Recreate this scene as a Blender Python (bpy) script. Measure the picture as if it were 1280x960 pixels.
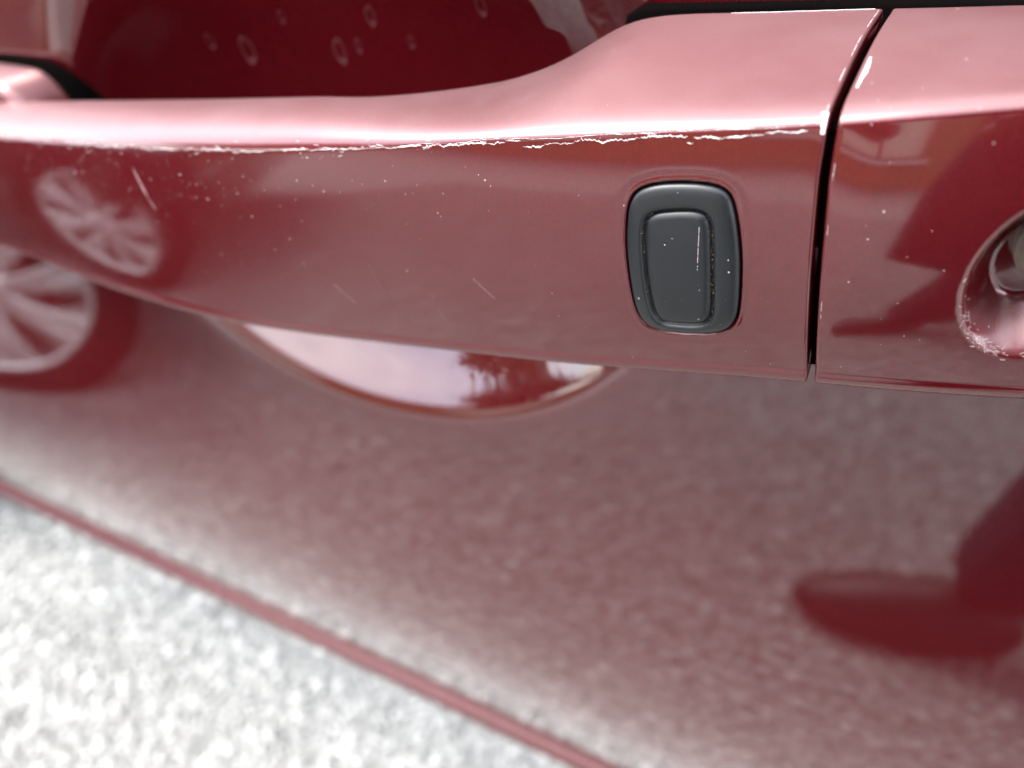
import bpy, bmesh, math, random
import numpy as np
from mathutils import Vector, Matrix

random.seed(7)
rng = np.random.default_rng(7)
S = bpy.context.scene
for o in list(bpy.data.objects):
    bpy.data.objects.remove(o, do_unlink=True)
C = S.collection

# ------------------------------------------------------------------ camera
CAM = Vector((0.0283, -0.16635, 0.96408))
FW = Vector((-0.39401, 0.68244, -0.61566)).normalized()
UP = Vector((-0.23118, 0.57473, 0.78501)).normalized()
RT = FW.cross(UP).normalized()
UP = RT.cross(FW).normalized()
cd = bpy.data.cameras.new('camera')
co = bpy.data.objects.new('camera', cd)
C.objects.link(co)
co.matrix_world = Matrix(((RT.x, UP.x, -FW.x, CAM.x), (RT.y, UP.y, -FW.y, CAM.y), (RT.z, UP.z, -FW.z, CAM.z), (0, 0, 0, 1)))
cd.sensor_width = 36.0
cd.lens = 36.0 * 900 / 1280
cd.clip_start = 0.004
cd.clip_end = 400
cd.dof.use_dof = True
cd.dof.focus_distance = 0.132
cd.dof.aperture_fstop = 8.5
S.camera = co

# ------------------------------------------------------------------ light, exposure
SKY_STRENGTH = 0.10
EXPOSURE = 2.84
SUN_DIR = Vector((-0.45, -0.24, 0.86)).normalized()
w = bpy.data.worlds.new('World')
S.world = w
w.use_nodes = True
nt = w.node_tree
nt.nodes.clear()
out = nt.nodes.new('ShaderNodeOutputWorld')
bg = nt.nodes.new('ShaderNodeBackground')
bg.inputs['Strength'].default_value = SKY_STRENGTH
sky = nt.nodes.new('ShaderNodeTexSky')
sky.sky_type = 'NISHITA'
sky.sun_disc = False
sky.sun_elevation = math.asin(SUN_DIR.z)
sky.sun_rotation = math.atan2(SUN_DIR.x, SUN_DIR.y)
sky.dust_density = 1.0
sky.air_density = 1.0
tc = nt.nodes.new('ShaderNodeTexCoord')
mp = nt.nodes.new('ShaderNodeMapping')
mp.inputs['Scale'].default_value = (1.0, 1.0, 2.2)
ns = nt.nodes.new('ShaderNodeTexNoise')
ns.inputs['Scale'].default_value = 1.7
ns.inputs['Detail'].default_value = 7
ns.inputs['Roughness'].default_value = 0.55
rp = nt.nodes.new('ShaderNodeValToRGB')
rp.color_ramp.elements[0].position = 0.36
rp.color_ramp.elements[0].color = (0.25, 0.25, 0.25, 1)
rp.color_ramp.elements[1].position = 0.60
rp.color_ramp.elements[1].color = (1, 1, 1, 1)
mx = nt.nodes.new('ShaderNodeMix')
mx.data_type = 'RGBA'
CLOUD = (9.2, 9.3, 9.7, 1)
mx.inputs['B'].default_value = CLOUD
nt.links.new(tc.outputs['Generated'], mp.inputs['Vector'])
nt.links.new(mp.outputs['Vector'], ns.inputs['Vector'])
nt.links.new(ns.outputs['Fac'], rp.inputs['Fac'])
nt.links.new(rp.outputs['Color'], mx.inputs['Factor'])
nt.links.new(sky.outputs['Color'], mx.inputs['A'])
nt.links.new(mx.outputs['Result'], bg.inputs['Color'])
nt.links.new(bg.outputs['Background'], out.inputs['Surface'])

sl = bpy.data.lights.new('sun', 'SUN')
sl.energy = 1.3
sl.angle = math.radians(32)
sl.color = (1.0, 0.96, 0.9)
so = bpy.data.objects.new('sun', sl)
C.objects.link(so)
so.rotation_euler = (-SUN_DIR).to_track_quat('-Z', 'Y').to_euler()
so.location = (0, -3, 6)

S.view_settings.view_transform = 'Standard'
S.view_settings.look = 'None'
S.view_settings.gamma = 1
S.view_settings.exposure = EXPOSURE
S.view_settings.use_curve_mapping = False
S.cycles.use_denoising = True
S.cycles.max_bounces = 10
S.cycles.glossy_bounces = 6
S.cycles.sample_clamp_indirect = 12
S.cycles.caustics_reflective = False
S.cycles.caustics_refractive = False

# ------------------------------------------------------------------ materials
def mat(name):
    m = bpy.data.materials.new(name)
    m.use_nodes = True
    n = m.node_tree.nodes
    return m, n, m.node_tree.links, n['Principled BSDF']

def simple(name, col, rough=0.5, metal=0.0, coat=0.0, var=0.12, scale=40.0, bump=0.0, bscale=300.0, spec=0.5):
    m, n, l, b = mat(name)
    b.inputs['Roughness'].default_value = rough
    b.inputs['Metallic'].default_value = metal
    b.inputs['Coat Weight'].default_value = coat
    b.inputs['Specular IOR Level'].default_value = spec
    t = n.new('ShaderNodeTexCoord')
    z = n.new('ShaderNodeTexNoise')
    z.inputs['Scale'].default_value = scale
    z.inputs['Detail'].default_value = 4
    r = n.new('ShaderNodeMapRange')
    r.inputs['To Min'].default_value = 1 - var
    r.inputs['To Max'].default_value = 1 + var
    x = n.new('ShaderNodeMix')
    x.data_type = 'RGBA'
    x.blend_type = 'MULTIPLY'
    x.inputs['Factor'].default_value = 1
    x.inputs['A'].default_value = (*col, 1)
    l.new(t.outputs['Object'], z.inputs['Vector'])
    l.new(z.outputs['Fac'], r.inputs['Value'])
    l.new(r.outputs['Result'], x.inputs['B'])
    l.new(x.outputs['Result'], b.inputs['Base Color'])
    if bump:
        z2 = n.new('ShaderNodeTexNoise')
        z2.inputs['Scale'].default_value = bscale
        z2.inputs['Detail'].default_value = 3
        bp = n.new('ShaderNodeBump')
        bp.inputs['Strength'].default_value = 1
        bp.inputs['Distance'].default_value = bump
        l.new(t.outputs['Object'], z2.inputs['Vector'])
        l.new(z2.outputs['Fac'], bp.inputs['Height'])
        l.new(bp.outputs['Normal'], b.inputs['Normal'])
    return m

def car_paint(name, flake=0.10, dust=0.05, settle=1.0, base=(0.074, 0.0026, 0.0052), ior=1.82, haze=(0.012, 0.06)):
    """metallic red base with flakes under a clear coat, with a thin film of road dust"""
    m, n, l, b = mat(name)
    b.inputs['Metallic'].default_value = 0.5
    b.inputs['Roughness'].default_value = 0.40
    b.inputs['Specular Tint'].default_value = (1.0, 0.10, 0.12, 1)
    b.inputs['Coat Weight'].default_value = 1.0
    b.inputs['Coat IOR'].default_value = ior
    b.inputs['Specular IOR Level'].default_value = 0.05
    t = n.new('ShaderNodeTexCoord')
    v = n.new('ShaderNodeTexVoronoi')
    v.inputs['Scale'].default_value = 5200
    sub = n.new('ShaderNodeVectorMath'); sub.operation = 'SUBTRACT'
    sub.inputs[1].default_value = (0.5, 0.5, 0.5)
    sc = n.new('ShaderNodeVectorMath'); sc.operation = 'SCALE'
    sc.inputs['Scale'].default_value = flake * 2
    g = n.new('ShaderNodeNewGeometry')
    ad = n.new('ShaderNodeVectorMath'); ad.operation = 'ADD'
    no = n.new('ShaderNodeVectorMath'); no.operation = 'NORMALIZE'
    l.new(t.outputs['Object'], v.inputs['Vector'])
    l.new(v.outputs['Color'], sub.inputs[0])
    l.new(sub.outputs['Vector'], sc.inputs[0])
    l.new(sc.outputs['Vector'], ad.inputs[0])
    l.new(g.outputs['Normal'], ad.inputs[1])
    l.new(ad.outputs['Vector'], no.inputs[0])
    l.new(no.outputs['Vector'], b.inputs['Normal'])
    # colour: deep red, flakes a little brighter, dusty film in cloudy patches
    r = n.new('ShaderNodeMapRange')
    r.inputs['To Min'].default_value = 0.85
    r.inputs['To Max'].default_value = 1.18
    sx = n.new('ShaderNodeSeparateColor')
    l.new(v.outputs['Color'], sx.inputs['Color'])
    l.new(sx.outputs['Blue'], r.inputs['Value'])
    x = n.new('ShaderNodeMix'); x.data_type = 'RGBA'; x.blend_type = 'MULTIPLY'
    x.inputs['Factor'].default_value = 1
    x.inputs['A'].default_value = (*base, 1)
    l.new(r.outputs['Result'], x.inputs['B'])
    nz = n.new('ShaderNodeTexNoise')
    nz.inputs['Scale'].default_value = 60
    nz.inputs['Detail'].default_value = 8
    nz.inputs['Roughness'].default_value = 0.7
    l.new(t.outputs['Object'], nz.inputs['Vector'])
    r2 = n.new('ShaderNodeMapRange')
    r2.inputs['From Min'].default_value = 0.35
    r2.inputs['From Max'].default_value = 0.8
    r2.inputs['To Min'].default_value = 0.0
    r2.inputs['To Max'].default_value = dust
    l.new(nz.outputs['Fac'], r2.inputs['Value'])
    x2 = n.new('ShaderNodeMix'); x2.data_type = 'RGBA'
    x2.inputs['B'].default_value = (0.32, 0.27, 0.25, 1)
    l.new(x.outputs['Result'], x2.inputs['A'])
    l.new(r2.outputs['Result'], x2.inputs['Factor'])
    l.new(x2.outputs['Result'], b.inputs['Base Color'])
    r3 = n.new('ShaderNodeMapRange')
    r3.inputs['To Min'].default_value = haze[0]
    r3.inputs['To Max'].default_value = haze[1]
    l.new(nz.outputs['Fac'], r3.inputs['Value'])
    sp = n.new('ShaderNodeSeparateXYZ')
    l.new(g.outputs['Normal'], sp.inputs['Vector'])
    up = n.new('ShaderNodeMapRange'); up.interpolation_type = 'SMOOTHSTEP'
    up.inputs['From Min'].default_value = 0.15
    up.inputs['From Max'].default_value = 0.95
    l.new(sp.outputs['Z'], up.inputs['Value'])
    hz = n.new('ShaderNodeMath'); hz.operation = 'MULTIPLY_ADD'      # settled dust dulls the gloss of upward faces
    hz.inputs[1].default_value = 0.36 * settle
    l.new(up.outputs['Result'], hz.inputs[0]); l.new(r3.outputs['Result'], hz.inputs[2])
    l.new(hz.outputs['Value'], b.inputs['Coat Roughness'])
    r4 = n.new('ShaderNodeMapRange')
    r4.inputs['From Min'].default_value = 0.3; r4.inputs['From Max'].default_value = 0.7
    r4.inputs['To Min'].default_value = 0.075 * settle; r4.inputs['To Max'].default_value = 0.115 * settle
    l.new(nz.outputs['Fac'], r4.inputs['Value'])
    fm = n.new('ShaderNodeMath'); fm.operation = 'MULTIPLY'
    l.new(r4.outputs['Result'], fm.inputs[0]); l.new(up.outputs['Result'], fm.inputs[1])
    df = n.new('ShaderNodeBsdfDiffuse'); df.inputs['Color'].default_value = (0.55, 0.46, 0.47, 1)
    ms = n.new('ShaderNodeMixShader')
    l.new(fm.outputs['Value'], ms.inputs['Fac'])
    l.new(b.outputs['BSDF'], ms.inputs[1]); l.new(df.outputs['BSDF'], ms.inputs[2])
    l.new(ms.outputs['Shader'], n['Material Output'].inputs['Surface'])
    return m

M_paint_lit = car_paint('red_metallic_paint_lit', 0.085, 0.012, .74, (0.090, 0.0042, 0.0070), 1.70, (0.045, 0.11))  # door's paint with its red lightened to imitate more sky light
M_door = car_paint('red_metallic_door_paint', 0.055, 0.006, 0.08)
M_rubber = simple('black_rubber', (0.0060, 0.0078, 0.0098), 0.38, spec=0.45, var=.25, scale=220, bump=0.000012, bscale=1500)
M_seal = simple('black_seal', (0.0025, 0.002, 0.002), 0.7, spec=0.0)
M_primer = simple('white_primer', (0.66, 0.60, 0.61), 0.7, var=0.2, scale=900)
M_dust = simple('dust_white', (0.42, 0.34, 0.34), 0.7)
M_lock = simple('worn_lock_metal', (0.50, 0.47, 0.40), 0.38, metal=0.8, var=0.35, scale=500, bump=0.0001, bscale=1200)
M_alloy = simple('silver_alloy', (0.93, 0.93, 0.94), 0.2, metal=0.7, coat=0.5, var=0.04)
M_tyre = simple('tyre_rubber', (0.008, 0.008, 0.008), 0.8, spec=0.15, bump=0.001, bscale=60)
M_dark = simple('dark_plastic', (0.012, 0.012, 0.013), 0.6)
M_jacket = simple('dark_navy_cloth', (0.012, 0.013, 0.022), 0.9, var=0.3, scale=60, bump=0.001, bscale=80)
M_jeans = simple('dark_denim', (0.014, 0.016, 0.035), 0.9, var=0.3, scale=80, bump=0.0006, bscale=300)
M_shoe = simple('black_leather', (0.010, 0.009, 0.009), 0.5)
M_skin = simple('skin', (0.45, 0.27, 0.20), 0.5)
M_hair = simple('brown_hair', (0.03, 0.018, 0.01), 0.6)
M_wall = simple('tan_render', (0.30, 0.19, 0.10), 0.85, scale=3, bump=0.002, bscale=60)
M_roof = simple('brown_roof_tile', (0.12, 0.06, 0.04), 0.8, scale=5)
M_white = simple('white_paint', (0.72, 0.72, 0.70), 0.5, scale=6)
M_pane_sky = simple('pane_sky_tone', (0.62, 0.56, 0.45), 0.3, coat=1.0)  # pale pane colour standing in for sky reflected in the glass
M_bark = simple('bark', (0.09, 0.06, 0.045), 0.9, var=0.4, scale=12, bump=0.02, bscale=15)
M_leaf = simple('leaves', (0.05, 0.085, 0.03), 0.6, var=0.5, scale=1.5)
M_neigh = simple('dark_grey_car_paint', (0.020, 0.021, 0.024), 0.35, metal=0.3, coat=1.0)
M_lamp = simple('lamp_lens', (0.5, 0.5, 0.52), 0.1, coat=1.0)

def glass(name, col=(0.02, 0.024, 0.024)):
    m, n, l, b = mat(name)
    b.inputs['Base Color'].default_value = (*col, 1)
    b.inputs['Roughness'].default_value = 0.02
    b.inputs['Coat Weight'].default_value = 1
    return m
def clear_glass(name):
    m, n, l, b = mat(name)
    b.inputs['Base Color'].default_value = (0.02, 0.02, 0.02, 1)
    b.inputs['Roughness'].default_value = 0.02
    t = n.new('ShaderNodeBsdfTransparent'); t.inputs['Color'].default_value = (0.42, 0.45, 0.43, 1)
    x = n.new('ShaderNodeMixShader'); x.inputs['Fac'].default_value = 0.25
    l.new(t.outputs[0], x.inputs[1]); l.new(b.outputs[0], x.inputs[2])
    l.new(x.outputs[0], n['Material Output'].inputs['Surface'])
    return m
M_cabin = clear_glass('cabin_glass')
M_glass = glass('tinted_glass')

def gravel_mat(name, sheet):
    m, n, l, b = mat(name)
    b.inputs['Roughness'].default_value = 0.85
    rp = n.new('ShaderNodeValToRGB')
    e = rp.color_ramp.elements
    cols = [(0.0, (0.20, 0.20, 0.195)), (0.3, (0.28, 0.28, 0.272)), (0.65, (0.33, 0.33, 0.32)), (1.0, (0.44, 0.44, 0.427))]
    e[0].position, e[1].position = 0, 1
    e[0].color = (*cols[0][1], 1); e[1].color = (*cols[3][1], 1)
    for p, c in cols[1:3]:
        k = e.new(p); k.color = (*c, 1)
    t = n.new('ShaderNodeTexCoord')
    if sheet:
        v = n.new('ShaderNodeTexVoronoi'); v.inputs['Scale'].default_value = 75
        for k in e: k.color = tuple(.85 * q for q in k.color[:3]) + (1,)  # sheet colour darkened to stand for shade between loose stones
        l.new(t.outputs['Object'], v.inputs['Vector'])
        s = n.new('ShaderNodeSeparateColor'); l.new(v.outputs['Color'], s.inputs['Color'])
        l.new(s.outputs['Red'], rp.inputs['Fac'])
        bp = n.new('ShaderNodeBump'); bp.inputs['Distance'].default_value = 0.008; bp.invert = True
        l.new(v.outputs['Distance'], bp.inputs['Height'])
        l.new(bp.outputs['Normal'], b.inputs['Normal'])
    else:
        g = n.new('ShaderNodeNewGeometry')
        l.new(g.outputs['Random Per Island'], rp.inputs['Fac'])
    l.new(rp.outputs['Color'], b.inputs['Base Color'])
    return m
M_ground = gravel_mat('gravel_ground', True)
M_stone = gravel_mat('gravel_stone', False)

# ------------------------------------------------------------------ helpers
def link(name, me, m, parent=None, smooth=True):
    o = bpy.data.objects.new(name, me)
    C.objects.link(o)
    if m is not None:
        me.materials.append(m)
    if smooth and len(me.polygons):
        me.polygons.foreach_set('use_smooth', np.ones(len(me.polygons), dtype=bool))
    if parent is not None:
        o.parent = parent
    return o

def mesh_from(name, V, F):
    me = bpy.data.meshes.new(name)
    me.from_pydata([tuple(map(float, p)) for p in V], [], [tuple(map(int, f)) for f in F])
    me.update()
    return me

def grid_faces(nr, nc, closed_c=False, closed_r=False, flip=False, off=0):
    r = np.arange(nr if closed_r else nr - 1)
    c = np.arange(nc if closed_c else nc - 1)
    R_, C_ = np.meshgrid(r, c, indexing='ij')
    R2, C2 = (R_ + 1) % nr, (C_ + 1) % nc
    q = np.stack([R_ * nc + C_, R_ * nc + C2, R2 * nc + C2, R2 * nc + C_], -1).reshape(-1, 4)
    if flip:
        q = q[:, ::-1]
    return q + off

def grid_mesh(name, P, **k):
    nr, nc = P.shape[:2]
    q = grid_faces(nr, nc, **k)
    me = bpy.data.meshes.new(name)
    V = P.reshape(-1, 3)
    me.vertices.add(len(V)); me.vertices.foreach_set('co', V.astype(np.float32).ravel())
    me.loops.add(q.size); me.loops.foreach_set('vertex_index', q.astype(np.int32).ravel())
    me.polygons.add(len(q)); me.polygons.foreach_set('loop_start', np.arange(0, q.size, 4, dtype=np.int32))
    me.update(calc_edges=True); me.validate()
    return me

def bm_obj(name, bm, m, parent=None, smooth=True):
    bmesh.ops.recalc_face_normals(bm, faces=bm.faces)
    me = bpy.data.meshes.new(name)
    bm.to_mesh(me); bm.free()
    return link(name, me, m, parent, smooth)

def box_bm(x0, x1, y0, y1, z0, z1, bevel=0.0, seg=2, bm=None):
    b = bm or bmesh.new()
    n = bmesh.new()
    bmesh.ops.create_cube(n, size=1)
    for v in n.verts:
        v.co = Vector((x0 + (v.co.x + .5) * (x1 - x0), y0 + (v.co.y + .5) * (y1 - y0), z0 + (v.co.z + .5) * (z1 - z0)))
    if bevel:
        bmesh.ops.bevel(n, geom=n.edges[:], offset=bevel, segments=seg, affect='EDGES', profile=0.5)
    me = bpy.data.meshes.new('tmp'); n.to_mesh(me); n.free()
    b.from_mesh(me); bpy.data.meshes.remove(me)
    return b

def lathe(prof, n=48, axis='Y'):
    """prof: list of (radius, along axis)"""
    P = np.zeros((len(prof), n, 3))
    a = np.linspace(0, 2 * np.pi, n, endpoint=False)
    for i, (r, h) in enumerate(prof):
        P[i, :, 0] = r * np.cos(a); P[i, :, 2] = r * np.sin(a); P[i, :, 1] = h
    return grid_mesh('lathe', P, closed_c=True)

def thing(name, label, cat, loc=(0, 0, 0), rotz=0.0, group=None):
    o = bpy.data.objects.new(name, None)
    C.objects.link(o)
    o.location = loc; o.rotation_euler = (0, 0, rotz)
    o['label'] = label; o['category'] = cat
    if group: o['group'] = group
    return o

def tube_bm(pts, rad, n=10, bm=None):
    bm = bm or bmesh.new()
    rings = []
    for i, p in enumerate(pts):
        p = Vector(p)
        d = (Vector(pts[min(i + 1, len(pts) - 1)]) - Vector(pts[max(i - 1, 0)])).normalized()
        a = d.cross(Vector((0, 0, 1)))
        if a.length < 1e-3: a = d.cross(Vector((1, 0, 0)))
        a.normalize(); b = d.cross(a)
        r = rad[i] if hasattr(rad, '__len__') else rad
        rings.append([bm.verts.new(p + r * (math.cos(2 * math.pi * k / n) * a + math.sin(2 * math.pi * k / n) * b)) for k in range(n)])
    for i in range(len(rings) - 1):
        for k in range(n):
            bm.faces.new((rings[i][k], rings[i][(k + 1) % n], rings[i + 1][(k + 1) % n], rings[i + 1][k]))
    bm.faces.new(rings[0]); bm.faces.new(rings[-1])
    return bm

def smooth_tab(xs, ys, sig):
    """smooth curve through a measured table"""
    g = np.linspace(min(xs) - .06, max(xs) + .06, 1600)
    o = np.argsort(xs)
    xs, ys = np.asarray(xs)[o], np.asarray(ys)[o]
    v = np.interp(g, xs, ys)
    lo = g < xs[0]; v[lo] = ys[0] + (g[lo] - xs[0]) * (ys[1] - ys[0]) / (xs[1] - xs[0])
    hi = g > xs[-1]; v[hi] = ys[-1] + (g[hi] - xs[-1]) * (ys[-1] - ys[-2]) / (xs[-1] - xs[-2])
    dx = g[1] - g[0]
    k = np.exp(-.5 * (np.arange(-200, 201) * dx / sig) ** 2); k /= k.sum()
    vp = np.concatenate([v[0] + (v[1] - v[0]) * np.arange(-200, 0), v, v[-1] + (v[-1] - v[-2]) * np.arange(1, 201)])
    vs = np.convolve(vp, k, 'valid')
    return lambda x: np.interp(x, g, vs)

def smoothstep(t):
    t = np.clip(t, 0, 1)
    return t * t * (3 - 2 * t)

def poly_sd(px, pz, poly):
    """signed distance (negative inside) of points to a closed polygon"""
    P = np.stack([px, pz], -1)
    A = np.asarray(poly); B = np.roll(A, -1, 0)
    d = np.full(px.shape, 1e9); ins = np.zeros(px.shape, bool)
    for a, b in zip(A, B):
        e = b - a
        t = np.clip(((P - a) @ e) / (e @ e), 0, 1)
        q = P - a - t[..., None] * e
        d = np.minimum(d, np.sqrt((q ** 2).sum(-1)))
        c = (a[1] > P[..., 1]) != (b[1] > P[..., 1])
        with np.errstate(divide='ignore', invalid='ignore'):
            xi = a[0] + (P[..., 1] - a[1]) / (b[1] - a[1] + 1e-15) * e[0]
        ins ^= c & (P[..., 0] < xi)
    return np.where(ins, -d, d)

def smooth_loop(pts, n=96, it=2):
    """round a measured closed outline and resample it by angle"""
    A = np.asarray(pts, float)
    for _ in range(it):
        B = np.roll(A, -1, 0)
        A = np.stack([.75 * A + .25 * B, .25 * A + .75 * B], 1).reshape(-1, 2)
    c = A.mean(0)
    # resample: equal arclength, start at the ray to the right of the centre
    ang = np.arctan2(A[:, 1] - c[1], A[:, 0] - c[0])
    A = np.roll(A, -int(np.argmin(np.abs(ang))), 0)
    if np.cross(A[1] - A[0], c - A[0]) < 0: A = A[::-1]
    A = np.vstack([A, A[:1]])
    s = np.concatenate([[0], np.cumsum(np.sqrt((np.diff(A, axis=0) ** 2).sum(1)))])
    u = np.linspace(0, s[-1], n, endpoint=False)
    return np.stack([np.interp(u, s, A[:, 0]), np.interp(u, s, A[:, 1])], -1)

def inset(L, d):
    T = np.roll(L, -1, 0) - np.roll(L, 1, 0)
    T /= np.linalg.norm(T, axis=1)[:, None] + 1e-12
    N = np.stack([-T[:, 1], T[:, 0]], -1)
    if ((L.mean(0) - L) * N).sum() < 0: N = -N
    return L + d * N

# ------------------------------------------------------------------ setting
def ground_sheet():
    n = 60
    a = np.sign(np.linspace(-1, 1, n)) * np.abs(np.linspace(-1, 1, n)) ** 2.5 * 120
    X, Y = np.meshgrid(a, a, indexing='ij')
    P = np.stack([X, Y, np.zeros_like(X)], -1)
    o = link('ground', grid_mesh('ground', P), M_ground)
    o['kind'] = 'structure'
    o['label'] = 'pale grey gravel ground beside the car'
ground_sheet()

def pebble_mesh(x0, x1, y0, y1, step, mean):
    bm = bmesh.new(); bmesh.ops.create_icosphere(bm, subdivisions=1, radius=1)
    bv = np.array([v.co[:] for v in bm.verts]); bf = np.array([[v.index for v in f.verts] for f in bm.faces]); bm.free()
    gx, gy = np.meshgrid(np.arange(x0, x1, step), np.arange(y0, y1, step), indexing='ij')
    n = gx.size
    px = gx.ravel() + rng.uniform(-.7, .7, n) * step; py = gy.ravel() + rng.uniform(-.7, .7, n) * step
    s = rng.lognormal(math.log(mean), .36, n)
    sc = s[:, None] * rng.uniform(.65, 1.25, (n, 3)); sc[:, 2] *= .45
    jit = rng.uniform(.78, 1.2, (n, len(bv), 1))
    a = rng.uniform(0, 2 * np.pi, n); b = rng.normal(0, .35, n)
    V = bv[None] * jit * sc[:, None]
    ca, sa, cb, sb = np.cos(a)[:, None], np.sin(a)[:, None], np.cos(b)[:, None], np.sin(b)[:, None]
    y = V[..., 1] * cb - V[..., 2] * sb; z = V[..., 1] * sb + V[..., 2] * cb; x = V[..., 0]
    V = np.stack([x * ca - y * sa + px[:, None], x * sa + y * ca + py[:, None], z + (sc[:, 2] * .45 + rng.uniform(0, .004, n))[:, None]], -1)
    F = (bf[None] + (np.arange(n) * len(bv))[:, None, None]).reshape(-1, 3)
    return V.reshape(-1, 3), F
def pebbles():
    A = [pebble_mesh(-2.1, .75, -1.5, .40, .0086, .0051), pebble_mesh(-2.1, 1.2, -3.1, -1.5, .0125, .0072), pebble_mesh(-2.6, -2.1, -1.5, .2, .0125, .0072)]
    V = np.concatenate([a[0] for a in A])
    offs = np.cumsum([0] + [len(a[0]) for a in A])[:-1]
    F = np.concatenate([a[1] + o_ for a, o_ in zip(A, offs)])
    me = bpy.data.meshes.new('gravel')
    me.vertices.add(len(V)); me.vertices.foreach_set('co', V.astype(np.float32).ravel())
    me.loops.add(F.size); me.loops.foreach_set('vertex_index', F.astype(np.int32).ravel())
    me.polygons.add(len(F)); me.polygons.foreach_set('loop_start', np.arange(0, F.size, 3, dtype=np.int32))
    me.update(calc_edges=True)
    o = link('gravel', me, M_stone, smooth=False)
    o['kind'] = 'stuff'; o['label'] = 'loose pale grey gravel stones below the red car door'
    o['category'] = 'gravel'
pebbles()

# ------------------------------------------------------------------ the red car
car = thing('car', 'dark red metallic car with a chipped door handle and black touch button, on gravel', 'car', (-0.3, 0.8, 0))
CAR0 = Vector(car.location)
def cpart(name, me, m, parent=car, smooth=True):
    o = link(name, me, m, parent, smooth)
    if parent is car:
        o.matrix_parent_inverse = Matrix.Translation(-CAR0)
    return o
def cbm(name, bm, m, parent=car, smooth=True):
    bmesh.ops.recalc_face_normals(bm, faces=bm.faces)
    me = bpy.data.meshes.new(name); bm.to_mesh(me); bm.free()
    return cpart(name, me, m, parent, smooth)

# door skin: upright around the handle, tucking in to the sill, with the finger cup pressed in behind the handle
ZB = 0.318
_zt = np.linspace(.25, 1.1, 1701)
_sl = .05 - .390 * smoothstep((.755 - _zt) / .225)
_yt = np.concatenate([[0], np.cumsum(.5 * (_sl[1:] + _sl[:-1]) * np.diff(_zt))])
_yt -= np.interp(.85, _zt, _yt)
def door_y(z):
    return np.interp(np.asarray(z, float), _zt, _yt)
CUP_C, CUP_A, CUP_B, CUP_D = (-.129, .882), .117, .092, .030
def cup(x, z):
    r = np.sqrt(((x - CUP_C[0]) / CUP_A) ** 2 + ((z - CUP_C[1]) / CUP_B) ** 2)
    th = np.arctan2((z - CUP_C[1]) / CUP_B, (x - CUP_C[0]) / CUP_A)
    s = 1 - r ** (3.8 + 1.8 * np.exp(-((th - .35) / .45) ** 2))
    wd = .23
    press = .00010 * np.exp(-((th - .45) / .55) ** 2) * np.exp(-((r - .85) / .22) ** 2) * (np.sin(x * 780 + z * 160) + .6 * np.sin(x * 1310 - z * 90 + 1.0))   # slight ripple of the pressing
    return CUP_D * .5 * (s + np.sqrt(s * s + wd * wd)) * (r < 2.2) * smoothstep((2.0 - r) / .8) + press
def spaced(stops):
    out = []
    for a, b, d in stops:
        out.append(np.linspace(a, b, max(2, int(round((b - a) / d)) + 1))[:-1])
    return np.concatenate(out + [[stops[-1][1]]])
zs = spaced([(ZB, .70, .012), (.70, .77, .006), (.77, .99, .0014), (.99, 1.0, .005)])
xs = spaced([(-1.06, -.30, .02), (-.30, -.02 + .06, .0016), (.04, .20, .008)])
X, Z = np.meshgrid(xs, zs, indexing='ij')
P = np.stack([X, door_y(Z) + cup(X, Z), Z], -1)
cpart('door_panel', grid_mesh('door_panel', P), M_door)
# rounded hem along the lower edge of the door
def hem(name, x0, x1):
    bm = tube_bm([(x, float(door_y(ZB)) + .004, ZB - .002) for x in np.linspace(x0, x1, 12)], .0125, 16)
    return cbm(name, bm, M_paint_lit)
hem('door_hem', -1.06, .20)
# neighbouring panels
def panel(name, x0, x1, cut=None):
    zz = spaced([(ZB, 1.0, .02)]); xx = spaced([(x0, x1, .02)])
    X, Z = np.meshgrid(xx, zz, indexing='ij')
    Pp = np.stack([X, door_y(Z), Z], -1)
    me = grid_mesh(name, Pp)
    if cut:
        bm = bmesh.new(); bm.from_mesh(me)
        bmesh.ops.delete(bm, geom=[f for f in bm.faces if (f.calc_center_median().x - cut[0]) ** 2 + (f.calc_center_median().z - cut[1]) ** 2 < cut[2] ** 2], context='FACES')
        bm.to_mesh(me); bm.free()
    return cpart(name, me, M_paint_lit)
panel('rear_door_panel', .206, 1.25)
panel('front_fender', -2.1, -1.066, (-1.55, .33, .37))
cbm('underbody', box_bm(-2.0, 1.3, .50, 1.5, .30, .36, .01), M_dark)
cbm('rocker_panel', box_bm(-1.15, 1.2, .128, .198, .312, .335, .008, 3), M_dark)
# upper body: belt trim, side glass, roof
yb0 = float(door_y(1.0))
cbm('belt_trim', box_bm(-1.0, 1.2, yb0 - .003, yb0 + .03, 1.002, 1.022, .004, 2), M_seal)
Pw = np.zeros((2, 24, 3))
for i, x in enumerate((-.85, 1.15)):
    for j, t in enumerate(np.linspace(0, 1, 24)):
        Pw[i, j] = (x + (0.35 * t if i == 0 else -.25 * t), yb0 + .012 + .20 * t + .05 * t * t, 1.022 + .40 * t)
cpart('side_window', grid_mesh('side_window', Pw), M_cabin)
cbm('roof_rail', box_bm(-.55, .95, yb0 + .255, yb0 + .33, 1.42, 1.46, .015, 3), M_paint_lit)
cbm('cabin_interior', box_bm(-1.4, 1.2, .70, 1.45, .37, .95, .02), M_dark)

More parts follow.
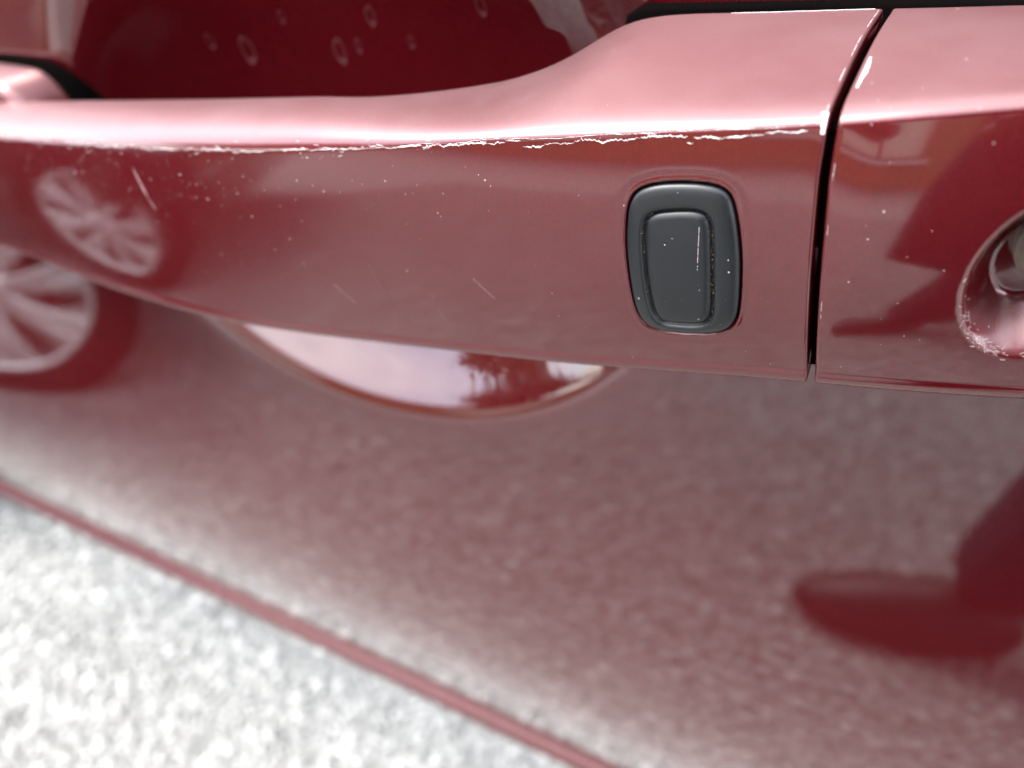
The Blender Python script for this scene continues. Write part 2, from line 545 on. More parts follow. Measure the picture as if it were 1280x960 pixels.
# ---- the pull handle: lofted along x, profile underside > front face > ridge > top face
def yr(x):
    x = np.asarray(x, float)
    return -.0500 + .30 * (x + .04) ** 2 + np.where(x < -.13, .15 * (x + .13) ** 2, 0) + np.where(x > .022, 2.0 * (x - .022) ** 2, 0)
def yb(x):
    x = np.asarray(x, float)
    return yr(x) + .0026 - .0026 * smoothstep((-.08 - x) / .10)
def yt(x):
    x = np.asarray(x, float)
    return yr(x) + .017 + .025 * smoothstep((x + .085) / .075)
RZ = [(-.26618, .89176), (-.22478, .89626), (-.18323, .9008), (-.15452, .90386), (-.10691, .90879), (-.08155, .91202), (-.05992, .91483), (-.03266, .91845), (-.01004, .92149), (.0031, .92312), (.01839, .92490), (.02868, .92706), (.04281, .92895), (.0531, .93027)]
BZ = [(-.29418, .84206), (-.24686, .84731), (-.20763, .84798), (-.1743, .84989), (-.13531, .85166), (-.10169, .85561), (-.07328, .86013), (-.04899, .86389), (-.0278, .86696), (-.00908, .87036), (.00761, .87326), (.02326, .87600), (.04287, .87773), (.05869, .87921), (.0725, .87989)]
TZ = [(-.31075, .89051), (-.25759, .89758), (-.19803, .90484), (-.15556, .90945), (-.0945, .91567), (-.06183, .91778), (-.04889, .91897), (-.03942, .92175), (-.03319, .92519), (-.02859, .92851), (-.024, .92998), (-.01779, .93042), (-.00064, .93109), (.01982, .93203), (.04283, .93271), (.05656, .9327)]
Rz = smooth_tab([a for a, b in RZ], [b for a, b in RZ], .008)
Bz = smooth_tab([a for a, b in BZ], [b for a, b in BZ], .010)
Tz = smooth_tab([a for a, b in TZ], [b for a, b in TZ], .0035)

NPC = dict(under=5, fb=9, front=120, fr=18, top=36, ft=8, back=5)
def profile(x):
    """x: (n,) -> (rows, n, 2) of (y, z) plus the row index of each stretch"""
    x = np.asarray(x, float)
    bulge = .0013 + .0017 * smoothstep((x + .16) / .15) + .0010 * smoothstep((x - .016) / .012)
    st = lambda a, b: np.stack([a, b], -1)
    k1y = yb(x) + .016 + (.004 - yb(x) - .016) * smoothstep((x + .05) / .03)
    K1 = st(k1y, Bz(x) + .004)
    lowB = st(yb(x), Bz(x) - .0006)
    R = st(yr(x), Rz(x) + .0012)
    T = st(yt(x) + .0004, Tz(x) + .0004)
    K2 = st(yt(x) + .002, Tz(x) - .012)
    def face(a, b, h):
        d = b - a
        nrm = np.stack([-d[:, 1], d[:, 0]], -1) / np.linalg.norm(d, axis=1)[:, None]
        return a, .5 * (a + b) + 2 * np.reshape(h, (-1, 1)) * nrm, b
    def bez(q, t):
        t = np.asarray(t)[..., None]
        return (1 - t) ** 2 * q[0] + 2 * t * (1 - t) * q[1] + t * t * q[2]
    def tan(q, t):
        t = np.asarray(t)[..., None]
        v = 2 * (1 - t) * (q[1] - q[0]) + 2 * t * (q[2] - q[1])
        return v / np.linalg.norm(v, axis=-1)[..., None]
    q1 = face(K1, lowB, 0.0)
    q2 = face(lowB, R, bulge)
    q3 = face(R, T, .0014)
    q4 = face(T, K2, 0.0)
    ln = lambda q: 2 * np.linalg.norm(q[1] - q[0], axis=1)
    rB, rT = .0018, .0013
    rR1, rR2 = .0030 - .0012 * smoothstep((x + .09) / .06), np.minimum(.0085, .42 * np.linalg.norm(T - R, axis=1))
    e1 = 1 - rB / ln(q1); s2 = rB / ln(q2); e2 = 1 - rR1 / ln(q2); s3 = rR2 / ln(q3); e3 = 1 - rT / ln(q3); s4 = rT / ln(q4)
    def seg(q, a, b, n):
        return [bez(q, a + (b - a) * u) for u in np.linspace(0, 1, n, endpoint=False)]
    def fil(qa, ta, qb, tb, n):
        p0, p2 = bez(qa, ta), bez(qb, tb)
        d0, d1 = tan(qa, ta), tan(qb, tb)
        cr = d0[:, 0] * d1[:, 1] - d0[:, 1] * d1[:, 0]
        w_ = p2 - p0
        k = (w_[:, 0] * d1[:, 1] - w_[:, 1] * d1[:, 0]) / cr
        p1 = p0 + k[:, None] * d0
        return [bez((p0, p1, p2), np.full(len(x), u)) for u in np.linspace(0, 1, n, endpoint=False)]
    z0 = np.zeros(len(x))
    rows = []
    marks = {}
    def add(name, r):
        marks[name] = (len(rows), len(rows) + len(r)); rows.extend(r)
    add('under', seg(q1, z0, e1, NPC['under']))
    add('fb', fil(q1, e1, q2, s2, NPC['fb']))
    add('front', seg(q2, s2, e2, NPC['front']))
    add('fr', fil(q2, e2, q3, s3, NPC['fr']))
    add('top', seg(q3, s3, e3, NPC['top']))
    add('ft', fil(q3, e3, q4, s4, NPC['ft']))
    add('back', seg(q4, s4, z0 + 1, NPC['back']))
    return np.array(rows), marks
_, MK = profile(np.array([0.0]))
NR = MK['back'][1]
ROW = np.arange(NR)

def surf_pts(xg):
    """xg: (rows, n) world x of every grid point -> (rows, n, 3)"""
    nr, n = xg.shape
    out = np.zeros((nr, n, 3)); out[..., 0] = xg
    flat = np.unique(np.round(np.linspace(xg.min() - .001, xg.max() + .001, 1400), 7))
    pr, _ = profile(flat)
    for r in range(nr):
        out[r, :, 1] = np.interp(xg[r], flat, pr[r, :, 0])
        out[r, :, 2] = np.interp(xg[r], flat, pr[r, :, 1])
    return out
def normals(P):
    du = np.gradient(P, axis=1); dv = np.gradient(P, axis=0)
    n = np.cross(du, dv)
    n /= np.linalg.norm(n, axis=-1)[..., None] + 1e-15
    return n          # outward: x along the handle, rows bottom > top

def row_pos(stops):
    """edge x for every row from measured stops keyed by stretch position"""
    f = [(MK[k][0] + u * (MK[k][1] - MK[k][0])) for k, u, _ in stops]
    return np.interp(ROW, f, [v for _, _, v in stops])
ENDX = row_pos([('under', 0, .0240), ('front', 0, .0238), ('front', .5, .0209), ('front', .85, .0191), ('fr', .5, .0186), ('top', .5, .0197), ('ft', 0, .0209), ('back', 1, .0209)])
CAPX = row_pos([('under', 0, .0259), ('front', 0, .0256), ('front', .5, .0228), ('front', .85, .0209), ('fr', .5, .0204), ('top', .5, .0217), ('ft', 0, .0229), ('back', 1, .0229)])
k5 = np.ones(9) / 9
ENDX = np.convolve(np.pad(ENDX, 4, 'edge'), k5, 'valid') + .0002; CAPX = np.convolve(np.pad(CAPX, 4, 'edge'), k5, 'valid') - .0003

def end_round(P, N, r, side, depth, n=8):
    """close one end of the lofted bar with a rounded edge and a wall going in"""
    cols = []
    e = P[:, -1] if side > 0 else P[:, 0]
    nn = N[:, -1] if side > 0 else N[:, 0]
    ax = np.array([side, 0, 0.0])
    for a in np.linspace(0, math.pi / 2, n):
        cols.append(e + ax * r * math.sin(a) - nn * r * (1 - math.cos(a)))
    for d in (.001, .003, depth):
        cols.append(e + ax * r - nn * (r + d))
    A = np.stack(cols[1:], 1)
    return np.concatenate([P, A], 1) if side > 0 else np.concatenate([A[:, ::-1], P], 1)

OUT_B = [[-0.01147, 0.9058], [-0.01134, 0.90873], [-0.01006, 0.91171], [-0.00696, 0.91323], [-0.00305, 0.91399], [0.0012, 0.91438], [0.00457, 0.91411], [0.00658, 0.91281], [0.00777, 0.90983], [0.00875, 0.90629], [0.00964, 0.90164], [0.01014, 0.89672], [0.01042, 0.89207], [0.01022, 0.88822], [0.00872, 0.88536], [0.00558, 0.88368], [0.00081, 0.88259], [-0.00367, 0.88216], [-0.0073, 0.88295], [-0.00926, 0.88636], [-0.01034, 0.89185], [-0.01103, 0.89717], [-0.01148, 0.90178]]
OUT_G = [[-0.00817, 0.90577], [-0.00783, 0.90823], [-0.00649, 0.90898], [-0.00271, 0.90952], [0.00162, 0.90994], [0.004, 0.9097], [0.00482, 0.90806], [0.00542, 0.90341], [0.00608, 0.89856], [0.00648, 0.8929], [0.00627, 0.88849], [0.00482, 0.8865], [0.00155, 0.8855], [-0.00235, 0.88505], [-0.00489, 0.88555], [-0.00629, 0.88814], [-0.00722, 0.89354], [-0.00787, 0.89979]]
OUT_Q = [[-0.00747, 0.90587], [-0.00656, 0.90769], [-0.00265, 0.90869], [0.00126, 0.9092], [0.00306, 0.90852], [0.00371, 0.90555], [0.00429, 0.90077], [0.00504, 0.89262], [0.00512, 0.88825], [0.00339, 0.88647], [-0.00141, 0.88572], [-0.00414, 0.88571], [-0.00548, 0.88887], [-0.0065, 0.89476], [-0.00721, 0.90093]]
LB, LG, LQ = smooth_loop(OUT_B, 128), smooth_loop(OUT_G, 128, 3), smooth_loop(OUT_Q, 128, 3)
LQ = inset(LQ, -.00025); LG = LG * .55 + LQ * .45 + 0 if False else inset(LQ, -.00055)

RND = .0006
base_x = spaced([(-.34, -.02, .0017), (-.02, -.0125, .0006), (-.0125, .0115, .00026), (.0115, .0230, .0006)])
u = (base_x - base_x[0]) / (base_x[-1] - base_x[0])
XG = np.zeros((NR, len(u)))
for r in range(NR):
    e = ENDX[r] - RND
    # only the last 25 mm follow the slanted end
    t = np.clip((base_x - (-.0125 + .024)) / (.0230 - .0115), 0, 1)
    XG[r] = base_x + t * (e - base_x[-1])
H0 = surf_pts(XG)
HN = normals(H0)
sd = poly_sd(H0[..., 0], H0[..., 2], LB)
fr = np.zeros((NR, 1)); fr[MK['front'][0]:MK['fr'][0]] = 1
hole = .0022 * smoothstep((.00022 - sd) / .0008) * fr
lip = .00012 * np.exp(-((sd - .0011) / .0007) ** 2) * fr
rim_lip = np.zeros((NR, 1))                     # raised moulding edge along the bottom
_k = ROW - MK['front'][0]
rim_lip[:, 0] = -.00042 * smoothstep((4.6 - _k) / 2.6) * smoothstep((_k + 9) / 4.0)
Hd = H0 - HN * (hole + lip + rim_lip)[..., None]
H1 = end_round(Hd, HN, RND, 1, .009)
handle = cpart('door_handle', grid_mesh('door_handle', H1), M_paint_lit)

# end cap of the handle (fixed piece with the key lock)
cap_x = spaced([(.0, .05, .0005), (.05, .075, .0006), (.075, .095, .002)])
XC = np.zeros((NR, len(cap_x)))
for r in range(NR):
    t = np.clip(1 - cap_x / .03, 0, 1)
    XC[r] = (CAPX[r] + RND) + cap_x * (.118 - CAPX[r] - RND) / .095
C0 = surf_pts(XC)
CN = normals(C0)
LOCK = (.0534, .9034)
la, lb = .0098, .0138
rr = np.sqrt(((C0[..., 0] - LOCK[0]) / la) ** 2 + ((C0[..., 2] - LOCK[1]) / lb) ** 2)
dish = .0085 * smoothstep((1.07 - rr) / .55) ** .8 * fr
Cd = C0 - CN * (dish + rim_lip)[..., None]
C1 = end_round(Cd, CN, RND, -1, .009)
cap = cpart('handle_end_cap', grid_mesh('handle_end_cap', C1), M_paint_lit)

_gx = np.stack([ENDX * (1 - q) + CAPX * q for q in np.linspace(.12, .88, 6)], 1)
_gP = surf_pts(_gx); gp = _gP - normals(_gP) * .0032
gp = gp[MK['under'][0]:MK['ft'][1]]
cpart('gap_shade_strip', grid_mesh('gap_shade_strip', gp), M_seal)  # black strip added inside the gap to deepen its shade

# surface lookups for the things that sit on the paint
def sampler(P, N):
    fr0, fr1 = 0, NR
    def f(x, row):
        """nearest column at x on a (fractional) row"""
        r0 = int(np.clip(math.floor(row), 0, NR - 2)); q = row - r0
        res = []
        for rr_ in (r0, r0 + 1):
            xx = P[rr_, :, 0]
            p = np.array([np.interp(x, xx, P[rr_, :, k]) for k in range(3)])
            n_ = np.array([np.interp(x, xx, N[rr_, :, k]) for k in range(3)])
            res.append((p, n_))
        p = res[0][0] * (1 - q) + res[1][0] * q
        n_ = res[0][1] * (1 - q) + res[1][1] * q
        return p, n_ / np.linalg.norm(n_)
    return f
hs = sampler(H0, HN); cs = sampler(C0, CN)
xf = np.linspace(-.02, .02, 200)
pf, _ = profile(xf)
F0, F1 = MK['front']
def front_at(x, z):
    """point and normal on the handle's front face at (x, z)"""
    col = np.array([np.interp(x, xf, pf[r, :, 1]) for r in range(F0, F1)])
    row = F0 + np.interp(z, col, np.arange(F1 - F0))
    return hs(x, row)
def loop3(L, d):
    out = []
    for x, z in L:
        p, n_ = front_at(x, z)
        out.append(p + n_ * d)
    return out
def loops_mesh(name, seq, cap_last=False):
    P_ = np.array([loop3(L, d) for L, d in seq])
    q = grid_faces(len(seq), P_.shape[1], closed_c=True)
    V = P_.reshape(-1, 3)
    F = [tuple(f) for f in q]
    if cap_last:
        c = P_[-1].mean(0); V = np.vstack([V, c]); k = len(V) - 1; b = (len(seq) - 1) * P_.shape[1]; n_ = P_.shape[1]
        F += [(b + i, b + (i + 1) % n_, k) for i in range(n_)]
    return mesh_from(name, V, F)
mixL = lambda a, b, t: a * (1 - t) + b * t
bez_seq = [(inset(LB, .00030), -.0020), (inset(LB, .00030), -.0006), (inset(LB, .00042), -.0001), (inset(LB, .0007), .00022), (inset(LB, .0012), .00045)]
bez_seq += [(mixL(inset(LB, .0012), inset(LG, -.0004), t), .00045 + .0004 * math.sin(t * 1.6)) for t in (.3, .6, .85)]
bez_seq += [(inset(LG, -.0004), .00080), (inset(LG, -.0001), .00062), (inset(LG, .0001), .0003), (inset(LG, .0002), .0001), (inset(LG, .0008), -.0002)]
bez_o = link('button_bezel', loops_mesh('button_bezel', bez_seq), M_rubber, handle)
pad_seq = [(inset(LQ, -.00025), -.0003), (inset(LQ, -.0001), -.0001), (inset(LQ, .00005), .0002), (inset(LQ, .0003), .00045), (inset(LQ, .0007), .00072), (inset(LQ, .0013), .0009)]
pad_seq += [(mixL(inset(LQ, .0013), np.repeat(inset(LQ, .0013).mean(0)[None], len(LQ), 0), t), .0009 + .0002 * t) for t in (.25, .5, .75, .92)]
pad_o = link('button_pad', loops_mesh('button_pad', pad_seq, True), M_rubber, handle)

# ---- worn edges: raised flakes of pale primer following the ridge and the end of the handle
def ribbon(verts, faces, path):
    """path: list of (p, n, t, w0, w1): point, normal, in-surface side vector, extents either side"""
    i0 = len(verts)
    for p, n_, t, w0, w1 in path:
        verts.append(p + t * w1 + n_ * .00003); verts.append(p + n_ * .00009 + t * (w1 - w0) * .5); verts.append(p - t * w0 + n_ * .00003)
    for i in range(len(path) - 1):
        a = i0 + 3 * i
        faces.append((a, a + 3, a + 4, a + 1)); faces.append((a + 1, a + 4, a + 5, a + 2))
def jag(n, sc):
    """jagged noise of n samples"""
    a = rng.normal(0, 1, n)
    b = np.convolve(rng.normal(0, 1, n + 8), np.ones(9) / 3, 'valid')
    return sc * (.5 * a + .8 * b)
V_, F_ = [], []
rid = MK['fr'][0] + .5
# (x start, x end, row offset, mean width) along the ridge
spans = []
def ridge_x(px):      # photograph column to handle x, measured
    return float(np.interp(px, [0, 80, 150, 300, 400, 500, 650, 800, 900, 1030], [-.232, -.1848, -.1548, -.1069, -.0815, -.0599, -.0327, -.0100, .0031, .0182]))
for a, b, off, wd in [(0, 70, 4, .00018), (82, 120, 3, .00022), (122, 160, 2, .00030), (180, 226, 1.5, .00030), (235, 246, 1.5, .00030), (255, 290, 2, .00035), (290, 332, 1, .00038), (355, 386, 2, .0003), (398, 420, 2, .0002), (425, 458, 1.5, .00025), (462, 480, 2.5, .00025), (492, 530, 2.5, .0004), (530, 612, 1.5, .00035), (612, 634, 1, .00016), (634, 652, 2, .0002), (655, 684, 1.2, .00028), (684, 722, 2, .00016), (722, 800, 2.5, .00030), (800, 862, 3, .00034), (862, 870, 1, .0003), (870, 960, 3.2, .00030), (960, 1014, 4, .00026)]:
    x0, x1 = ridge_x(a), ridge_x(b)
    n_ = max(5, int((x1 - x0) / .00022))
    off_ = off - 1 + (-4.4 if a > 800 else -3.4 if a > 640 else -1.2 if a > 480 else .2) + jag(n_, .42)
    wv = np.abs(.42 * (.65 if b < 335 else 1.0 if a < 480 else 1.35) * wd * (1 + jag(n_, .6))) + .00002
    env = np.clip(np.minimum(np.arange(n_), np.arange(n_)[::-1]) / 4.0, .12, 1)
    path = []
    for i, x in enumerate(np.linspace(x0, x1, n_)):
        p, nn = hs(x, rid + off_[i])
        p2, _ = hs(x, rid + off_[i] + .5)
        t = p2 - p; t /= np.linalg.norm(t)
        path.append((p, nn, t, wv[i] * env[i] * .5, wv[i] * env[i] * .5))
    ribbon(V_, F_, path)
# a hair-thin continuous line where the clear coat has worn through along the crease
n_ = 900
ov = np.convolve(rng.normal(0, 1, n_ + 24), np.ones(25) / 5, 'valid') * .5
wv = np.clip(.000028 + .000026 * jag(n_, .8), .000006, .0001) * np.interp(np.arange(n_), [0, n_ * .45, n_], [.55, .8, 1.1])
path = []
for i, x in enumerate(np.linspace(-.225, .0178, n_)):
    q = rid + float(np.interp(x, [-.225, -.10, -.05, -.02, .0178], [2, 1.0, .4, .4, 1.6])) + ov[i]
    p, nn = hs(x, q); p2, _ = hs(x, q + .5)
    t = p2 - p; t /= np.linalg.norm(t)
    path.append((p, nn, t, wv[i], wv[i]))
ribbon(V_, F_, path)
# a second, finer broken line just below the crease on the left half
for k in range(34):
    x0 = rng.uniform(-.20, -.04); L_ = rng.uniform(.0004, .0016)
    n_ = max(4, int(L_ / .0002)); off_ = rng.uniform(-3, 5) + jag(n_, .5)
    path = []
    for i, x in enumerate(np.linspace(x0, min(x0 + L_, .0175), n_)):
        p, nn = hs(x, rid + off_[i]); p2, _ = hs(x, rid + off_[i] + .5)
        t = p2 - p; t /= np.linalg.norm(t); ww = .00003 + .00003 * rng.random()
        path.append((p, nn, t, ww, ww))
    ribbon(V_, F_, path)
# down the end of the handle beside the gap and along the top rear edge
def edge_run(samp, xe, r0, r1, side, wd, dens):
    rr_ = r0
    while rr_ < r1:
        L_ = rng.uniform(2.5, 9)
        if rng.random() < dens:
            n_ = int(L_ * 4)
            path = []
            for i, q in enumerate(np.linspace(rr_, min(rr_ + L_, r1), n_)):
                xx = float(np.interp(q, ROW, xe)) - side * (RND * .9) 
                p, nn = samp(xx, q)
                ww = abs(wd * (1 + rng.normal(0, .5))) * min(1, i / 3 + .2, (n_ - 1 - i) / 3 + .2)
                path.append((p, nn, np.array([side, 0, 0.]), ww, ww * .6))
            ribbon(V_, F_, path)
        rr_ += L_ + rng.uniform(.0, .8)
edge_run(hs, ENDX, MK['fr'][0] + 1, MK['ft'][0] - 1, 1, .000045, .7)
# the larger chip at the front corner
path = []
for i, q in enumerate(np.linspace(rid - 3, rid + 7, 24)):
    xx = float(np.interp(q, ROW, ENDX)) - RND * 1.1
    p, nn = hs(xx, q)
    ww = .0004 * (q - rid + 6) / 12 * (1 + rng.normal(0, .25)) + .0001
    path.append((p, nn, np.array([1., 0, 0]), ww, .0004))
ribbon(V_, F_, path)
path = []
n_ = 160
wv = np.abs(.00004 + .00005 * jag(n_, .9)); ov = jag(n_, .16)
for i, x in enumerate(np.linspace(-.006, .0197, n_)):
    p, nn = hs(x, MK['ft'][0] + .5 + ov[i]); p2, _ = hs(x, MK['ft'][0] + 1.5)
    t = p2 - p; t /= np.linalg.norm(t)
    path.append((p, nn, t, wv[i] * min(1, i / 60 + .1), wv[i] * min(1, i / 60 + .1)))
ribbon(V_, F_, path)
chip = link('chipped_paint_edge', mesh_from('chipped_paint_edge', V_, F_), M_primer, handle)
V_, F_ = [], []
def row_at(x, z):
    c_ = np.array([np.interp(x, H0[r, :, 0], H0[r, :, 2]) for r in range(F0, F1)])
    return F0 + float(np.interp(z, c_, np.arange(F1 - F0)))
for x0, z0, x1, z1, wd in [(-.1525, .8975, -.1500, .8885, .0006), (-.1500, .8890, -.1486, .8860, .00035)]:
    path = []
    for t in np.linspace(0, 1, 22):
        x, z = x0 + (x1 - x0) * t, z0 + (z1 - z0) * t
        p, nn = hs(x, row_at(x, z)); ww = wd * math.sin(math.pi * (.08 + .88 * t)) * (1 + rng.normal(0, .25)) * .5
        path.append((p, nn, np.array([1., 0, .1]), abs(ww), abs(ww)))
    ribbon(V_, F_, path)
for k in range(5):
    x0 = rng.uniform(-.10, -.015); z0 = rng.uniform(.875, .905); L_ = rng.uniform(.003, .010); an_ = rng.uniform(-2.2, -.7)
    path = []
    for t in np.linspace(0, 1, 12):
        x, z = x0 + L_ * t * math.cos(an_), z0 + L_ * t * math.sin(an_)
        p, nn = hs(x, row_at(x, z)); path.append((p, nn, np.array([math.sin(an_), 0, -math.cos(an_)]), .000006, .000006))
    ribbon(V_, F_, path)
sc_ = link('scratch', mesh_from('scratch', V_, F_), simple('scuffed_coat', (0.30, 0.20, 0.21), 0.6), handle)
sc_['kind'] = 'stuff'
chip['kind'] = 'stuff'

def specks(name, pts, parent, m):
    V, F = [], []
    for p, n_, r in pts:
        a = np.cross(n_, [0, 0, 1.0]); a /= np.linalg.norm(a) + 1e-9; b = np.cross(n_, a)
        i0 = len(V); el = rng.uniform(.6, 1.6); th = rng.uniform(0, 3.14)
        V.append(p + n_ * r * .35)
        for k in range(7):
            t = 2 * math.pi * k / 7; q = r * rng.uniform(.7, 1.15)
            c_, s_ = math.cos(t) * q * el, math.sin(t) * q
            V.append(p + a * (c_ * math.cos(th) - s_ * math.sin(th)) + b * (c_ * math.sin(th) + s_ * math.cos(th)) + n_ * .00001)
        F += [(i0, i0 + 1 + k, i0 + 1 + (k + 1) % 7) for k in range(7)]
    o = link(name, mesh_from(name, V, F), m, parent)
    o['kind'] = 'stuff'
    return o
pts = []
for k in range(240):      # thick on the grip end, thinning towards the button
    x = -.215 + abs(rng.normal(0, .075)); row = MK['fr'][0] - abs(rng.normal(0, 26))
    if x > .016 or row < F0: continue
    p, n_ = hs(x, row); pts.append((p, n_, rng.lognormal(math.log(.00010), .38)))
for k in range(190):
    x = rng.uniform(-.22, .018); row = rng.uniform(F0, MK['ft'][0])
    p, n_ = hs(x, row)
    if -.012 < x < .0115 and .881 < p[2] < .916 and row < MK['fr'][0]: continue
    pts.append((p, n_, rng.lognormal(math.log(.00006), .4)))
specks('dust_speck', pts, handle, M_dust)
pts = []
for k in range(26):
    x = rng.uniform(-.010, .0085); z = rng.uniform(.884, .913)
    p, n_ = front_at(x, z)
    if poly_sd(np.array([x]), np.array([z]), LQ)[0] < -.001: d = .00095
    elif poly_sd(np.array([x]), np.array([z]), LG)[0] > .0006 and poly_sd(np.array([x]), np.array([z]), LB)[0] < -.0015: d = .0007
    else: continue
    pts.append((p + n_ * d, n_, rng.lognormal(math.log(.00009), .45)))
specks('dust_speck', pts, pad_o, M_dust)
# scratch on the pad: a broken pale line running down it
V_, F_ = [], []
for a, b in [(.0, .14), (.16, .42), (.45, .62), (.65, .80), (.86, .9), (.94, .97)]:
    path = []
    for t in np.linspace(a, b, 9):
        x = .0020 + .0004 * t; z = .9070 - .0085 * t
        p, n_ = front_at(x, z)
        path.append((p + n_ * .00092, n_, np.array([1., 0, 0]), .00006 * (1 + rng.normal(0, .3)), .00006))
    ribbon(V_, F_, path)
link('scratch', mesh_from('scratch', V_, F_), M_dust, pad_o)
# dirt lodged in the groove
pts = []
for k in range(900):
    i = int(rng.integers(0, 128)); L_ = inset(LG, rng.normal(.0001, .00035))
    x, z = L_[i]
    if not (x > .003 or x < -.006): continue
    p, n_ = front_at(x, z); pts.append((p + n_ * rng.uniform(.0001, .00075), n_, rng.lognormal(math.log(.000045), .4)))
specks('lodged_dirt', pts, bez_o, simple('brown_dirt', (0.10, 0.072, 0.055), 0.9))

# ---- on the end cap: dust, chip, lock
pts = []
for k in range(60):
    x = rng.uniform(.023, .075); row = rng.uniform(F0 + 4, MK['ft'][0])
    p, n_ = cs(x, row)
    if ((p[0] - LOCK[0]) / la) ** 2 + ((p[2] - LOCK[1]) / lb) ** 2 < 1.2 and row < MK['fr'][0]: continue
    big = row > MK['fr'][1] and rng.random() < .35
    pts.append((p, n_, rng.lognormal(math.log(.00028 if big else .00010), .3)))
specks('dust_speck', pts, cap, M_dust)
V_, F_ = [], []
edge_run(cs, CAPX, F0 + 4, MK['fr'][0] - 6, -1, .00004, .25)
path = []
for q in np.linspace(MK['fr'][1] - 2, MK['fr'][1] + 9, 20):
    xx = float(np.interp(q, ROW, CAPX)) + .0011
    p, nn = cs(xx, q); ww = .0004 * math.exp(-((q - MK['fr'][1] - 4) / 3) ** 2) * (1 + rng.normal(0, .4))
    path.append((p, nn, np.array([1., 0, 0]), .0003, abs(ww)))
ribbon(V_, F_, path)
for k in range(70):      # scraped rim of the key dish
    a = rng.normal(math.radians(232), math.radians(24)); r = 1.02 + abs(rng.normal(0, .035)) * rng.choice([-1, 1.2])
    x = LOCK[0] + la * r * math.cos(a); z = LOCK[1] + lb * r * math.sin(a)
    colz = np.array([np.interp(x, C0[q, :, 0], C0[q, :, 2]) for q in range(F0, F1)])
    row = F0 + np.interp(z, colz, np.arange(F1 - F0))
    L_ = rng.uniform(.0002, .0009); th = a + math.pi / 2 + rng.normal(0, .35); path = []
    for t in np.linspace(-.5, .5, 6):
        xx = x + L_ * t * math.cos(th); rw = row + L_ * t * math.sin(th) / .00036
        r0 = int(np.clip(rw, 1, NR - 2))
        p = np.array([np.interp(xx, Cd[r0, :, 0], Cd[r0, :, j]) for j in range(3)]) * (1 - (rw - r0)) + np.array([np.interp(xx, Cd[r0 + 1, :, 0], Cd[r0 + 1, :, j]) for j in range(3)]) * (rw - r0)
        _, nn = cs(xx, rw)
        ww = rng.uniform(.000015, .00004)
        path.append((p + nn * .00006, nn, np.array([math.sin(th), 0, -math.cos(th)]), ww, ww))
    ribbon(V_, F_, path)
chip2 = link('chipped_paint_edge', mesh_from('chipped_paint_edge', V_, F_), simple('scuffed_primer', (0.55, 0.47, 0.48), 0.7, var=.3, scale=1500), cap)
chip2['kind'] = 'stuff'
lp, ln_ = cs(LOCK[0] + .0012, (F0 + F1) / 2 + 12)
me = lathe([(.0001, -.0030), (.0045, -.0030), (.0056, -.0028), (.0062, -.0021), (.0064, -.0010), (.0064, .0), (.0071, .0003), (.0073, .0010), (.0073, .004)], 64)
lk = link('lock_cylinder', me, M_lock, cap)
lk.location = (LOCK[0] + .0026, float(lp[1]) + .0052, LOCK[1] + .0040)
lk.rotation_euler = (0, 0, .05)
ks = bm_obj('key_slot', box_bm(-.0009, .0009, -.0034, -.0026, -.0035, .0035, .0002), M_seal, lk)

# ---- black seals where the handle meets the door, and the left base
def slab(name, outline, y0, y1, m, rnd=.001):
    """outline in (x, z), extruded in y with a rounded front edge"""
    L_ = smooth_loop(outline, 96, 2)
    seq = [(L_, y1), (L_, y0 + rnd), (inset(L_, rnd * .3), y0 + rnd * .3), (inset(L_, rnd), y0)]
    P_ = np.array([[(x, y, z) for x, z in q] for q, y in seq])
    V = P_.reshape(-1, 3); n_ = 96
    F = [tuple(f) for f in grid_faces(4, n_, closed_c=True)]
    V = np.vstack([V, P_[-1].mean(0)]); F += [(3 * n_ + i, 3 * n_ + (i + 1) % n_, len(V) - 1) for i in range(n_)]
    return mesh_from(name, V, F)
dy = float(door_y(.92))
cpart('handle_seal', slab('handle_seal', [(-.0325, .9235), (-.0315, .9288), (-.026, .9302), (.02, .9318), (.12, .9348), (.125, .93), (.12, .880), (.02, .876), (-.026, .874), (-.0325, .880)], dy - .0022, dy + .006, M_seal), M_seal)
dy2 = float(door_y(.9)) + .001
cpart('hinge_seal', slab('hinge_seal', [(-.2375, .8930), (-.2450, .9050), (-.256, .9085), (-.36, .9075), (-.37, .90), (-.37, .87), (-.25, .87), (-.2375, .878)], dy2 - .004, dy2 + .012, M_seal), M_seal)
hb = cpart('hinge_base', slab('hinge_base', [(-.2405, .8920), (-.2475, .9025), (-.257, .9062), (-.36, .905), (-.368, .90), (-.368, .872), (-.25, .872), (-.2405, .879)], dy2 - .022, dy2 + .002, M_paint_lit, .004), M_paint_lit)

# dried water spots in the cup
V, F = [], []
for x, z, r in [(-.180, .907, .0046), (-.194, .910, .0026), (-.141, .908, .0040), (-.133, .910, .0022), (-.126, .919, .0030), (-.085, .923, .0028), (-.162, .918, .0020), (-.112, .912, .0018)]:
    i0 = len(V); n_ = 28
    for q in (0, 1):
        for k in range(n_):
            a = 2 * math.pi * k / n_
            wob = 1 + .06 * math.sin(3 * a + x * 900)
            w_in = (.84 if math.sin(a) > -.75 else .62)
            rr_ = r * (wob if q else wob * w_in)
            xx = x + rr_ * .55 * math.cos(a) + .25 * rr_ * math.sin(a) * -.6; zz = z + rr_ * math.sin(a)
            V.append((xx, float(door_y(zz) + cup(xx, zz)) - .00006, zz))
    F += [(i0 + k, i0 + (k + 1) % n_, i0 + n_ + (k + 1) % n_, i0 + n_ + k) for k in range(n_)]
ws = cpart('water_spot', mesh_from('water_spot', V, F), simple('dried_water', (0.075, 0.014, 0.018), 0.5))
